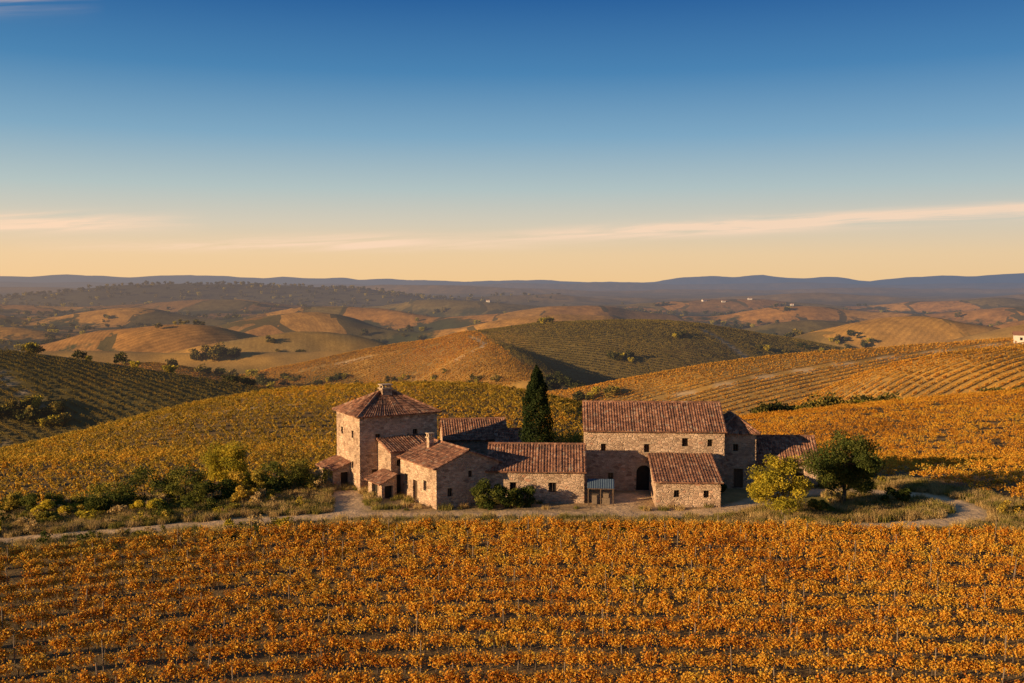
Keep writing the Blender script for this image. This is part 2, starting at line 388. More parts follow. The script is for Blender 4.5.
def coll_of(name,meshes):
    c=bpy.data.collections.new(name)
    for k,me in enumerate(meshes):
        c.objects.link(bpy.data.objects.new(f'{name}_{k:02d}',me))
    return c
def vine_variant(name,mat,L,n,size,hgt=1.2,trunk=True,wy=1.0):
    ns=int(5*L); cx=rng.uniform(-L/2,L/2,ns); cz=rng.uniform(.5,hgt*.86,ns); cy=rng.normal(0,.08*wy,ns); k=rng.integers(0,ns,n)
    C=np.stack([cx[k]+rng.normal(0,.16,n),cy[k]+rng.normal(0,.13*wy,n),cz[k]+rng.normal(0,.15,n)],1)
    C[:,2]=np.clip(C[:,2],.2,hgt+.2*rng.random(n))
    Vq=leaf_quads(C,size,.35); rnd=rng.random(n)
    m=MB()
    if trunk:
        for xx in ([0] if L<1.5 else [-L/4,L/4]):
            m.tube((xx,0,-.1),(xx+.05,.02,.6),.035,.025,5); m.tube((xx+.05,.02,.6),(xx-.25,0,.8),.02,.01,4); m.tube((xx+.05,.02,.6),(xx+.3,0,.85),.02,.01,4)
    nv=len(Vq); V=list(map(tuple,Vq))+m.v
    me=bpy.data.meshes.new(name)
    me.from_pydata(V,[],[(4*a,4*a+1,4*a+2,4*a+3) for a in range(n)]+[tuple(nv+q for q in f) for f in m.f]); me.update()
    me.materials.append(mat); me.materials.append(M_bark)
    mi=np.zeros(len(me.polygons),np.int32); mi[n:]=1; me.polygons.foreach_set('material_index',mi)
    a=me.attributes.new('rnd','FLOAT','FACE'); a.data.foreach_set('value',np.concatenate([rnd,np.zeros(len(m.f))]).astype(np.float32))
    return me
cF=coll_of('vine_plants',[vine_variant(f'vine_{k}',M_vf,1.0,300,.11,hgt=1.05,wy=.6) for k in range(12)])
P=[];R=[];S=[];PP=[]
for k in range(19):
    xx=np.arange(-70,70,.74)+rng.uniform(-.2,.2); yy=ye(xx)-k*2.55+.1*wav(xx,xx*0+k*3,12,1)
    keep=(rng.random(len(xx))>.02)&(yy>38); xx=xx[keep];yy=yy[keep]
    if len(xx)<5: continue
    ang_=np.arctan(np.gradient(ye(xx),xx)) 
    xx=xx+rng.normal(0,.06,len(xx)); yy=yy+rng.normal(0,.03,len(xx))
    zz=height(xx,yy); P.append(np.stack([xx,yy,zz],1)); n=len(xx)
    flip=rng.integers(0,2,n)*math.pi
    R.append(np.stack([0*xx,0*xx,ang_+flip+rng.normal(0,.05,n)],1))
    s=rng.uniform(.8,1.15,n)*(1+.1*wav(xx,yy,7,3)); S.append(np.stack([rng.uniform(.9,1.15,n),rng.uniform(.8,1.2,n),s],1))
    xp=np.arange(-68,68,5.2)+rng.uniform(0,4); xp=xp+rng.normal(0,.15,len(xp)); yp=ye(xp)-k*2.55
    PP.append(np.stack([xp,yp,height(xp,yp)],1))
instancer('vineyard_rows',np.concatenate(P),np.concatenate(R),np.concatenate(S),cF,12)
mp=MB(); mp.tube((0,0,-.2),(.02,.01,1.55),.035,.03,6)
mp2=MB(); mp2.tube((0,0,-.2),(-.05,.02,1.45),.04,.035,6)
def rawmesh(m,name,mat):
    me=bpy.data.meshes.new(name); me.from_pydata(m.v,[],m.f); me.update(); me.materials.append(mat); return me
cPost=coll_of('post_variants',[rawmesh(mp,'post_a',M_post),rawmesh(mp2,'post_b',M_post)])
PP=np.concatenate(PP); n=len(PP)
instancer('vineyard_posts',PP,np.stack([rng.normal(0,.04,n),rng.normal(0,.04,n),rng.uniform(0,6,n)],1),np.stack([np.ones(n),np.ones(n),rng.uniform(.85,1.1,n)],1),cPost,2)
def hill_rows(name,mats,x0,x1,y0,y1,ang,sp,step,maskf,L,n,size,curve=0,hs=1,nv=6,wy=.75):
    cl=coll_of(name+'_plants',[vine_variant(f'{name}_{k}',mats,L,n,size,trunk=False,wy=wy) for k in range(nv)])
    cxm,cym=(x0+x1)/2,(y0+y1)/2; R0=math.hypot(x1-x0,y1-y0)/2
    s=np.arange(-R0,R0,step); t=np.arange(-R0,R0,sp); Sg,Tg=np.meshgrid(s,t)
    Sg=(Sg+rng.uniform(-.3,.3,(len(t),1))*step).ravel(); Tg=Tg.ravel()
    Tc=Tg+curve*(Sg/R0)**2*R0
    xx=cxm+Sg*math.cos(ang)-Tc*math.sin(ang); yy=cym+Sg*math.sin(ang)+Tc*math.cos(ang)
    xx=xx+rng.normal(0,.05,len(xx)); yy=yy+rng.normal(0,.05,len(xx))
    th=ang+np.arctan(2*curve*Sg/R0)
    m=(xx>x0)&(xx<x1)&(yy>y0)&(yy<y1)&maskf(xx,yy)&(rng.random(len(xx))>.02)
    m&=np.abs((xx)/yy)<.62
    for Pq,w in TR:
        m[m]&=dist_poly(xx[m],yy[m],Pq)>w*1.4
    xx=xx[m];yy=yy[m];th=th[m]; q=len(xx)
    flip=rng.integers(0,2,q)*math.pi
    zz=height(xx,yy); e=.7
    dz=(height(xx+np.cos(th)*e,yy+np.sin(th)*e)-height(xx-np.cos(th)*e,yy-np.sin(th)*e))/(2*e)
    ry=-np.arctan(dz)*np.where(flip>0,-1,1)
    instancer(name,np.stack([xx,yy,zz],1),np.stack([0*xx,ry,th+flip],1),np.stack([rng.uniform(.95,1.1,q),rng.uniform(.8,1.2,q),hs*rng.uniform(.8,1.15,q)],1),cl,nv)
    return q
cnt=[]
sxf=lambda b:np.interp(b,[380,440,520,600,700],[SP[3][0],SP[2][0],SP[1][0],SP[0][0],-10])
mid=lambda a,b:(b>yl(a)+.5)&(b<212)
cnt.append(hill_rows('vineyard_rows_west_hill',M_vm,-150,24,82,214,math.radians(7),3.1,1.45,mid,1.6,150,.18,curve=-.12,hs=.95,wy=.6))
cnt.append(hill_rows('vineyard_rows_east_slope',M_vr,24.5,170,80,214,math.radians(-12),3.1,1.45,mid,1.6,150,.18,curve=.05,hs=.95,wy=.6))
cnt.append(hill_rows('vineyard_rows_golden_hill',M_vd,60,330,236,300,math.radians(22),2.4,2.6,lambda a,b:(a>100-(b-236)*.3),2.9,130,.28,hs=.9,nv=4))
cnt.append(hill_rows('vineyard_rows_long_hill',M_vd,0,360,318,400,math.radians(18),2.5,2.9,lambda a,b:b<398,3.1,120,.32,hs=.85,nv=4))
cnt.append(hill_rows('vineyard_rows_middle_hill',M_vd,-230,20,430,630,math.radians(38),2.8,3.3,lambda a,b:a<sxf(b)+4,3.5,90,.4,hs=1.0,nv=4))
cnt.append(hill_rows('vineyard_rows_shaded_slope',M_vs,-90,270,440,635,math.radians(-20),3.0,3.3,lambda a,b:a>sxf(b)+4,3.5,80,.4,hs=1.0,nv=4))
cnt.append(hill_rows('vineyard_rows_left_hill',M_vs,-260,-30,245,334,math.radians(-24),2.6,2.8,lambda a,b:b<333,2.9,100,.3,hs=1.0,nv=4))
print('vines',cnt,time.time()-T0)

# ---------------------------------------------------------------- trees
def crown(center,rad,K,n,sz,flat=1.0,clr=(.28,.42)):
    cx,cy,cz=center; cs=[]
    for _ in range(K):
        v=rng.normal(size=3); v/=np.linalg.norm(v); r=rng.uniform(.45,.92)
        cs.append((cx+v[0]*rad[0]*r,cy+v[1]*rad[1]*r,cz+v[2]*rad[2]*r*flat))
    cs=np.array(cs); R=rng.uniform(*clr,K)*min(rad)*1.05
    k=rng.integers(0,K,n); v=rng.normal(size=(n,3)); v/=np.linalg.norm(v,axis=1)[:,None]
    rr=rng.random(n)**.45
    C=cs[k]+v*(R[k]*rr)[:,None]*np.array([1.1,1.1,.85])
    ct=rng.random(K)
    return C,cs,np.clip(ct[k]*.5+rng.random(n)*.5,0,1)
def tree(name,x,y,h,r,mat,K=26,n=9000,sz=.17,trunk=.3,low=.22,clr=(.26,.40)):
    z=H1(x,y); e=empty(name,(x,y,z))
    cz=h*(low+(1-low)/2); C,cs,rd=crown((0,0,cz),(r,r,h*(1-low)/2),K,n,sz,clr=clr)
    kk=C[:,2]>h*low*.45; C=C[kk]; rd=rd[kk]
    addmesh('leaves',leaf_mesh(name+'_leaves',C,sz,mat,rd),e)
    m=MB(); tp=(r*.06,0,h*low*1.2); m.tube((0,0,-.3),tp,trunk*.55,trunk*.38,9)
    mid=(r*.03,r*.05,cz); m.tube(tp,mid,trunk*.38,trunk*.2,8)
    for c in cs[:18]:
        a=tp if rng.random()<.6 else mid
        q=tuple((np.array(a)+c)/2+rng.normal(0,.08*r,3)); m.tube(a,q,trunk*.17,trunk*.1,5); m.tube(q,tuple(c),trunk*.1,trunk*.03,5)
    m.build('trunk_and_limbs',M_bark,e,True); return e
def shrub(name,x,y,h,r,mat,K=14,n=3800,sz=.15):
    z=H1(x,y); e=empty(name,(x,y,z))
    C,cs,rd=crown((0,0,h*.45),(r,r*.8,h*.5),K,n,sz,clr=(.35,.55)); kk=C[:,2]>0; C=C[kk]; rd=rd[kk]
    addmesh('leaves',leaf_mesh(name+'_leaves',C,sz,mat,rd),e)
    m=MB()
    for c in cs[:8]: m.tube((0,0,-.2),tuple(c),.05,.015,5)
    m.build('stems',M_bark,e); return e
tree('ash_tree',22.6,82.6,5.4,2.9,M_yel,K=46,n=14000,sz=.15,low=.12,trunk=.32,clr=(.22,.36))
tree('holm_oak_tree',29.6,88.2,6.8,3.3,M_dark,K=50,n=16000,sz=.16,low=.12,trunk=.42,clr=(.2,.34))
tree('holm_oak_tree',32.0,91,4.3,1.9,M_dark,K=22,n=6000,sz=.16,low=.12)
tree('autumn_tree',5.4,106,5.2,2.5,M_bush,K=26,n=8000,sz=.17,low=.1)
tree('autumn_tree',8.3,109,4.3,2.1,M_bush,K=18,n=5000,sz=.17,low=.1)
tree('poplar_tree',-28.0,96.5,4.8,2.3,M_yel,K=34,n=10000,sz=.15,low=.08,trunk=.22)
z=H1(2.5,100.5); e=empty('cypress_tree',(2.5,100.5,z))
n=26000; hh=rng.random(n)**.85; ang=rng.uniform(0,6.283,n)
prof=np.interp(hh,[0,.04,.15,.4,.65,.85,.96,1],[.55,1.05,1.42,1.5,1.25,.78,.33,.05])
lump=1+.15*np.sin(ang*3+hh*16)+.12*np.sin(ang*5-hh*31)+.1*np.sin(ang*2+hh*55)
rr=prof*lump*(1-.5*rng.random(n)**2.2)
Cc=np.stack([np.cos(ang)*rr,np.sin(ang)*rr,.25+hh*11.2+rng.normal(0,.12,n)],1)
addmesh('leaves',leaf_mesh('cypress_leaves',Cc,.15,M_cyp,None),e)
m=MB(); m.tube((0,0,-.3),(0,0,6),.22,.1,8); m.tube((0,0,6),(.05,0,10.8),.1,.02,6); m.build('trunk',M_bark,e,True)
for a in ((-2.3,86.3,2.7,1.25,M_dark),(-.4,86.6,2.6,1.2,M_dark),(1.1,86.9,2.3,1.0,M_dark),
          (-22,93.6,3.0,2.6,M_dark),(-19.4,95,3.4,2.2,M_bush),(-24.6,93,2.6,2.1,M_bush),(-33.5,90,3.8,3.0,M_dark),(-30.6,92,3.2,2.4,M_bush),(-29.4,88,2.6,2.2,M_bush),(-37,88.5,3.0,2.5,M_bush),
          (-27,90.5,2.2,2.0,M_dark),(-40,85,1.8,1.9,M_yel),(-35.4,86,2.3,2.0,M_dark),(-24,88.5,1.5,1.7,M_bush),(-45,87,2.0,2.3,M_bush),(-31.5,85.5,1.5,1.8,M_yel),(-38.5,82,1.2,1.7,M_bush),(-41.5,86.5,2.3,2.3,M_dark),
          (-25.8,93.8,2.1,1.6,M_yel),(26.6,84.5,1.3,1.2,M_bush),(34.5,88,1.5,1.5,M_dark),(-17.3,97.5,1.6,1.1,M_dark),(19.3,92.5,1.2,.9,M_dark)):
    shrub('shrub',*a)
def tuft(name,mat,n,r,h):
    a=rng.uniform(0,6.28,n); q=r*np.sqrt(rng.random(n)); bx=np.cos(a)*q; by=np.sin(a)*q
    hh=h*rng.uniform(.5,1.1,n); lx=rng.normal(0,.25,n)*hh; ly=rng.normal(0,.25,n)*hh; w=.012+.012*rng.random(n); th=rng.uniform(0,3.14,n)
    wx=np.cos(th)*w; wy=np.sin(th)*w
    V=np.stack([np.stack([bx-wx,by-wy,0*bx-.03],1),np.stack([bx+wx,by+wy,0*bx-.03],1),np.stack([bx+lx,by+ly,hh],1)],1).reshape(-1,3)
    return arr_mesh(name,V,np.arange(3*n),np.arange(n)*3,mat,rng.random(n))
cG=coll_of('grass_tufts',[tuft(f'tuft_{k}',M_dry if k<5 else M_grs,130,.42,.45) for k in range(8)])
xx=rng.uniform(-62,62,26000); yy=rng.uniform(66,120,26000)
g=(yy>ye(xx)+.8)&(yy<yl(xx)+1)&(path_d(xx,yy)>1.5)&~((np.abs(xx-2)<15)&(yy>84)&(yy<112)&(rng.random(26000)<.85))&~((xx>5)&(xx<29)&(yy>87)&(yy<104))
xx=xx[g];yy=yy[g];q=len(xx)
instancer('dry_grass',np.stack([xx,yy,height(xx,yy)],1),np.stack([0*xx,0*xx,rng.uniform(0,6.28,q)],1),rng.uniform(.5,1.5,(q,1))*np.ones((1,3)),cG,8)
cS=coll_of('scrub_plants',[leaf_mesh(f'scrub_{k}',crown((0,0,.35),(.75,.7,.42),9,420,.1,clr=(.4,.6))[0],.11,[M_bush,M_dry,M_dark,M_yel,M_bush,M_dry][k],None) for k in range(6)])
xx=np.concatenate([rng.uniform(-60,-18,520),rng.uniform(22,50,40)]); yy=rng.uniform(68,103,len(xx))
g=(yy>ye(xx)+1.2)&(yy<yl(xx))&(path_d(xx,yy)>2); xx=xx[g];yy=yy[g];q=len(xx)
instancer('scrub',np.stack([xx,yy,height(xx,yy)],1),np.stack([0*xx,0*xx,rng.uniform(0,6.28,q)],1),rng.uniform(.5,1.6,(q,1))*np.ones((1,3)),cS,6)
# distant trees : hedgerows and copses standing in the valleys
cD=coll_of('distant_tree_plants',[leaf_mesh(f'dt_{k}',crown((0,0,.5),(.48,.45,.45),12,500,.09,clr=(.35,.6))[0],.12,M_dist if k else M_yel,None) for k in range(6)])
D=[]
def sc_line(pxa,ya,pxb,yb,n,h0,h1,jit=4):
    for _ in range(n):
        t=rng.random(); Yq=ya+(yb-ya)*t+rng.normal(0,jit); px=pxa+(pxb-pxa)*t
        xq=(px-512)/F*Yq+rng.normal(0,jit*.4); D.append((xq,Yq,rng.uniform(h0,h1)))
sc_line(745,211,905,214,60,3,5.4,2); sc_line(980,212,1040,210,18,3,4.6,2); sc_line(700,214,760,214,12,2,4,2)
sc_line(-50,2750,520,2750,700,7,12,170)
cand=np.stack([rng.uniform(-1,1,12000),rng.uniform(400,2300,12000)],1); cx_=cand[:,0]*cand[:,1]*.6; cy_=cand[:,1]
cz_=height(cx_,cy_); cw=((-33-cz_+8*wav(cx_,cy_,130,4)+3*wav(cx_,cy_,60,2))>4)
cx1=cx_[cw][:1300]; cy1=cy_[cw][:1300]
for a,b in zip(cx1,cy1): D.append((a,b,rng.uniform(3.5,7)*(1+b/4000)))
# small clumps and hedge lines on the open slopes
for _ in range(95):
    b=rng.uniform(690,2200); a=rng.uniform(-.58,.58)*b; th=rng.uniform(0,3.14); ln=rng.uniform(5,60); nn_=int(rng.uniform(3,11))
    for t_ in rng.random(nn_): D.append((a+(t_-.5)*ln*math.cos(th)+rng.normal(0,1.5),b+(t_-.5)*ln*math.sin(th)+rng.normal(0,1.5),rng.uniform(3,6.5)*(1+b/5000)))
for px,py,n,h0,h1,sp_ in ((18,424,12,4,7,5),(45,415,8,3,6,3),(215,362,9,6,9.5,7),(230,359,6,5,8,5),(32,353,5,3,5,6),(180,372,8,3,6,16),(120,367,6,3,5,14),(245,386,9,2,4,5),(290,384,8,2,4,5),(335,383,11,2.5,4.6,5),(270,385,8,2.5,4.5,5),
                       (255,379,6,2,4,6),(395,383,6,2,3.5,5),(430,384,7,2,3.5,4),(470,387,9,2.5,4.4,4),(485,388,5,3,4.5,3),(548,391,10,3,5.5,5),(567,387,9,3.5,6,6),(620,362,4,4,6,6),(592,402,8,3,5,5),
                       (548,324,6,3,5.5,3),(865,349,9,3,5,7),(842,345,7,4,6,6),(690,340,3,4,5,6),(760,352,5,3,5,8),(800,350,5,3,5,8)):
    X0,Y0=hit(px,py)
    for _ in range(n): D.append((X0+rng.normal(0,sp_),Y0+abs(rng.normal(0,sp_*.6)),min(rng.uniform(h0,h1),max(1.8,Y0*.017))))
D=np.array(D); q=len(D)
instancer('distant_trees',np.stack([D[:,0],D[:,1],height(D[:,0],D[:,1])-.05*D[:,2]],1),np.stack([np.zeros(q),np.zeros(q),rng.uniform(0,6.28,q)],1),D[:,2:3]*np.stack([rng.uniform(.8,1.4,q),rng.uniform(.8,1.3,q),rng.uniform(.8,1.1,q)],1),cD,6)

# ---------------------------------------------------------------- building materials
m,N=newmat('stone_masonry'); M_stone=m
co=N.n('ShaderNodeTexCoord').outputs['Object']
wv=N.n('ShaderNodeVectorMath',operation='MULTIPLY_ADD')
nn=N.n('ShaderNodeTexNoise'); N.set(nn.inputs['Vector'],co); nn.inputs['Scale'].default_value=1.7
N.set(wv.inputs[0],nn.outputs['Color']); wv.inputs[1].default_value=(.25,.25,.25); N.set(wv.inputs[2],N.vmul(co,(1,1,1.65)))
v1=N.n('ShaderNodeTexVoronoi'); v1.inputs['Scale'].default_value=2.6; N.set(v1.inputs['Vector'],wv.outputs[0])
v2=N.n('ShaderNodeTexVoronoi',feature='DISTANCE_TO_EDGE'); v2.inputs['Scale'].default_value=2.6; N.set(v2.inputs['Vector'],wv.outputs[0])
s1=N.n('ShaderNodeSeparateColor'); N.set(s1.inputs[0],v1.outputs['Color'])
stone=N.ramp(s1.outputs[0],[(0,(.24,.155,.105)),(.3,(.42,.285,.195)),(.55,(.52,.37,.255)),(.75,(.36,.245,.175)),(.9,(.60,.44,.31)),(1,(.43,.235,.15))])
edge=N.m('MULTIPLY',v2.outputs['Distance'],9,clamp=True)
col=N.mix(edge,(.46,.34,.235),stone)
big=N.noise(co,.45,5,.65); col=N.mix(1,col,N.ramp(big,[(.3,(.62,.6,.58)),(.6,(1.08,1.05,1.02))]),'MULTIPLY')
fine=N.noise(co,14,4); col=N.mix(.5,col,N.mix(1,col,N.ramp(fine,[(.3,(.6,.6,.6)),(.7,(1.4,1.4,1.4))]),'MULTIPLY'))
finish(N,bsdf(N,col,.92,N.m('ADD',edge,N.m('MULTIPLY',fine,.5)),.9,.06,.1),False)
m,N=newmat('terracotta_roof_tiles'); M_tile=m
co=N.n('ShaderNodeTexCoord').outputs['Object']
v=N.n('ShaderNodeTexVoronoi'); v.inputs['Scale'].default_value=3.4; N.set(v.inputs['Vector'],co)
s1=N.n('ShaderNodeSeparateColor'); N.set(s1.inputs[0],v.outputs['Color'])
col=N.ramp(s1.outputs[1],[(0,(.12,.06,.042)),(.35,(.22,.105,.065)),(.7,(.30,.14,.082)),(.92,(.38,.21,.13)),(1,(.28,.21,.15))])
big=N.noise(co,.7,5,.7); col=N.mix(N.m('MULTIPLY_ADD',N.m('SUBTRACT',big,.52),5,0,clamp=True),col,(.13,.08,.058))
fine=N.noise(co,9,4); col=N.mix(1,col,N.ramp(fine,[(.3,(.6,.6,.6)),(.7,(1.2,1.2,1.2))]),'MULTIPLY')
finish(N,bsdf(N,col,.88,fine,.4,.03,.1),False)
m,N=newmat('window_glass'); M_glass=m
finish(N,bsdf(N,(.012,.012,.014),.12,None,spec=.5),False)
M_wood=simple('painted_wood',(.075,.048,.03),(.14,.09,.055),9)
M_trim=simple('dressed_stone',(.30,.21,.14),(.43,.32,.21),5)
M_int=simple('dark_interior',(.02,.016,.013),(.035,.028,.02),2)
M_metal=simple('blue_grey_sheet_metal',(.06,.09,.13),(.09,.13,.17),4,.9)
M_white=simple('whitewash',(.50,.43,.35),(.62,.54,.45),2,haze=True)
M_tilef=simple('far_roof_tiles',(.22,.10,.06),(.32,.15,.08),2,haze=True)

# ---------------------------------------------------------------- buildings
def roof_panel(mb,A,B,C,D,th=.13):
    A,B,C,D=map(Vector,(A,B,C,D)); nrm=(B-A).cross(D-A if (D-A).length>.01 else C-A).normalized()
    if nrm.z<0: nrm=-nrm
    Lx=(B-A).length; Ls=((C+D)/2-(A+B)/2).length
    nu=max(2,int(Lx/.26))*4; nc=max(2,int(Ls/.42))
    vs=[]
    for c in range(nc): vs+= [(c/nc,.035),((c+.999)/nc,0)]
    i0=len(mb.v); sag=[random.uniform(-.02,.02) for _ in range(nu//4+2)]
    for (v,lift) in vs:
        for u_ in range(nu+1):
            u=u_/nu; p=(A*(1-u)+B*u)*(1-v)+(D*(1-u)+C*u)*v
            rib=abs(math.sin(math.pi*u_/4))*.06+sag[u_//4]+.03*math.sin(u*9+v*5)
            mb.v.append(tuple(p+nrm*(.05+rib+lift)))
    W_=nu+1
    for r in range(len(vs)-1):
        for u_ in range(nu):
            a=i0+r*W_+u_; mb.f.append((a,a+1,a+W_+1,a+W_))
    lo=[p-nrm*(th-.1) for p in (A,B,C,D)]
    mb.quad(lo[3],lo[2],lo[1],lo[0])
    k=len(mb.v)
    for u_ in range(nu+1):
        u=u_/nu; mb.v.append(tuple(lo[0]*(1-u)+lo[1]*u))
    for u_ in range(nu): mb.f.append((k+u_,k+u_+1,i0+u_+1,i0+u_))
    for side,(p,q) in ((0,(lo[0],lo[3])),(nu,(lo[1],lo[2]))):
        k=len(mb.v)
        for (v,_) in vs: mb.v.append(tuple(p*(1-v)+q*v))
        for r in range(len(vs)-1):
            a=i0+r*W_+side; b=i0+(r+1)*W_+side; mb.f.append((k+r,a,b,k+r+1))
def wall(parts,O,dx,inn,L,Hh,top,ops,z0=-1.0):
    O=Vector(O);dx=Vector(dx);inn=Vector(inn)
    def P(s,z,d=0): return O+dx*s+inn*d+Vector((0,0,z))
    ws=parts['walls']
    ss=sorted({0,L,*[o[0] for o in ops],*[o[2] for o in ops]}); zs=sorted({z0,Hh,*[o[1] for o in ops],*[o[3] for o in ops]})
    for a,b in zip(ss[:-1],ss[1:]):
        for c,d in zip(zs[:-1],zs[1:]):
            mx,mz=(a+b)/2,(c+d)/2
            if any(o[0]<mx<o[2] and o[1]<mz<o[3] for o in ops): continue
            ws.quad(P(a,c),P(b,c),P(b,d),P(a,d))
    if top: ws.quad(P(0,Hh),P(L,Hh),*[P(s,z) for s,z in top])
    T=.32
    for o in ops:
        a,c,b,d=o[:4]; kind=o[4]
        ws.quad(P(a,c),P(a,c,T),P(a,d,T),P(a,d)); ws.quad(P(b,c,T),P(b,c),P(b,d),P(b,d,T))
        ws.quad(P(a,d,T),P(b,d,T),P(b,d),P(a,d)); ws.quad(P(a,c),P(b,c),P(b,c,T),P(a,c,T))
        tg={'win':'glass','door':'doors','open':'interior','arch':'interior','shut':'doors'}[kind]
        dd=T-.06 if tg!='interior' else T
        parts[tg].quad(P(a,c,dd),P(b,c,dd),P(b,d,dd),P(a,d,dd))
        def bar(s0,s1,z0_,z1_,d0,d1,key):
            q=[P(s0,z0_,d0),P(s1,z0_,d0),P(s1,z1_,d0),P(s0,z1_,d0),P(s0,z0_,d1),P(s1,z0_,d1),P(s1,z1_,d1),P(s0,z1_,d1)]
            mb=parts[key]; i=len(mb.v); mb.v+=[tuple(t) for t in q]
            for f in ((0,1,2,3),(7,6,5,4),(0,4,5,1),(1,5,6,2),(2,6,7,3),(3,7,4,0)): mb.f.append(tuple(i+k for k in f))
        if kind=='arch':
            r=(b-a)/2; cx=(a+b)/2; zc=d-r; n=8
            for sgn in (-1,1):
                pts=[(cx+sgn*r*math.cos(t),zc+r*math.sin(t)) for t in [math.pi/2*k/n for k in range(n+1)]]
                for (s1,z1),(s2,z2) in zip(pts[:-1],pts[1:]):
                    ws.quad(P(s1,z1),P(s2,z2),P(s2,d),P(s1,d)) ; ws.quad(P(s1,z1),P(s2,z2),P(s2,z2,T),P(s1,z1,T))
            n=9
            for k in range(n):
                t0=math.pi*k/n+.02; t1=math.pi*(k+1)/n-.02; R1=r+.28
                q=[(cx+r*math.cos(t0),zc+r*math.sin(t0)),(cx+R1*math.cos(t0),zc+R1*math.sin(t0)),(cx+R1*math.cos(t1),zc+R1*math.sin(t1)),(cx+r*math.cos(t1),zc+r*math.sin(t1))]
                parts['trim'].quad(*[P(s,z_,-.035) for s,z_ in q])
                for (e1,e2) in zip(q,q[1:]+q[:1]): parts['trim'].quad(P(*e1,-.035),P(*e2,-.035),P(*e2,.0),P(*e1,.0))
        else:
            bar(a-.15,b+.15,d+.003,d+.17,-.03,.1,'trim')
            if kind in('win','shut'): bar(a-.08,b+.08,c-.08,c-.003,-.05,.1,'trim')
            if kind=='win':
                m_=(a+b)/2
                bar(a+.003,a+.06,c+.003,d-.003,T-.12,T-.07,'doors'); bar(b-.06,b-.003,c+.003,d-.003,T-.12,T-.07,'doors'); bar(m_-.03,m_+.03,c+.003,d-.003,T-.13,T-.065,'doors')
            if kind=='door':
                k_=int((b-a)/.25)
                for t in range(1,k_+1): s=a+(b-a)*t/(k_+1); bar(s-.012,s+.012,c,d-.02,dd-.02,dd-.005,'interior')
def house(name,x,y,rot,w,d,h,roof,rh,ops,z=None,over=.32):
    z=H1(x,y) if z is None else z
    e=empty(name,(x,y,z),math.radians(rot))
    parts={k:MB() for k in('walls','roof','glass','doors','interior','trim')}
    g=lambda k:ops.get(k,[])
    tops={'f':None,'b':None,'l':None,'r':None}
    if roof=='gx': tops['l']=tops['r']='g'
    if roof=='gy': tops['f']=tops['b']='g'
    def top(k,L):
        t=tops[k]
        if t=='g': return [(L/2,rh)]
        if roof=='shed':
            if k=='b': return [(L,rh),(0,rh)]
            if k=='r': return [(L,rh)]
            if k=='l': return [(0,rh)]
        if roof=='shedl':
            if k=='r': return [(L,rh),(0,rh)]
            if k=='f': return [(L,rh)]
            if k=='b': return [(0,rh)]
        return None
    wall(parts,(0,0,0),(1,0,0),(0,1,0),w,h,top('f',w),g('f'))
    wall(parts,(w,0,0),(0,1,0),(-1,0,0),d,h,top('r',d),g('r'))
    wall(parts,(w,d,0),(-1,0,0),(0,-1,0),w,h,top('b',w),g('b'))
    wall(parts,(0,d,0),(0,-1,0),(1,0,0),d,h,top('l',d),g('l'))
    o=over;o2=.2;R=parts['roof']; ridges=[]
    if roof=='gx':
        s=(rh-h)/(d/2); ez=h-o*s
        roof_panel(R,(-o2,-o,ez),(w+o2,-o,ez),(w+o2,d/2,rh),(-o2,d/2,rh)); roof_panel(R,(w+o2,d+o,ez),(-o2,d+o,ez),(-o2,d/2,rh),(w+o2,d/2,rh))
        ridges=[((-o2,d/2,rh+.1),(w+o2,d/2,rh+.1))]
    elif roof=='gy':
        s=(rh-h)/(w/2); ez=h-o*s
        roof_panel(R,(-o,d+o2,ez),(-o,-o2,ez),(w/2,-o2,rh),(w/2,d+o2,rh)); roof_panel(R,(w+o,-o2,ez),(w+o,d+o2,ez),(w/2,d+o2,rh),(w/2,-o2,rh))
        ridges=[((w/2,-o2,rh+.1),(w/2,d+o2,rh+.1))]
    elif roof=='shed':
        s=(rh-h)/d; roof_panel(R,(-o2,-o,h-o*s),(w+o2,-o,h-o*s),(w+o2,d,rh),(-o2,d,rh))
    elif roof=='shedl':
        s=(rh-h)/w; roof_panel(R,(-o,d+o2,h-o*s),(-o,-o2,h-o*s),(w,-o2,rh),(w,d+o2,rh))
    elif roof=='hip':
        q=min(w,d)/2; s=(rh-h)/q; ez=h-o*s
        if w>=d: r0=(q,d/2,rh);r1=(w-q,d/2,rh)
        else: r0=(w/2,q,rh);r1=(w/2,d-q,rh)
        c=[(-o,-o,ez),(w+o,-o,ez),(w+o,d+o,ez),(-o,d+o,ez)]
        if w>=d:
            roof_panel(R,c[0],c[1],r1,r0);roof_panel(R,c[1],c[2],r1,r1);roof_panel(R,c[2],c[3],r0,r1);roof_panel(R,c[3],c[0],r0,r0)
            prs=[(c[0],r0),(c[3],r0),(c[1],r1),(c[2],r1),(r0,r1)]
        else:
            roof_panel(R,c[0],c[1],r0,r0);roof_panel(R,c[1],c[2],r1,r0);roof_panel(R,c[2],c[3],r1,r1);roof_panel(R,c[3],c[0],r0,r1)
            prs=[(c[0],r0),(c[1],r0),(c[2],r1),(c[3],r1),(r0,r1)]
        ridges=[((a[0],a[1],a[2]+.08),(b[0],b[1],b[2]+.1)) for a,b in prs if (Vector(a)-Vector(b)).length>.05]
    for a,b in ridges: R.tube(a,b,.12,.12,7)
    mats=dict(walls=M_stone,roof=M_tile,glass=M_glass,doors=M_wood,interior=M_int,trim=M_trim)
    nm=dict(walls='walls',roof='tile_roof',glass='window_panes',doors='doors_and_frames',interior='dark_openings',trim='lintels_and_sills')
    for k,mb in parts.items():
        if mb.f: mb.build(nm[k],mats[k],e)
    return e
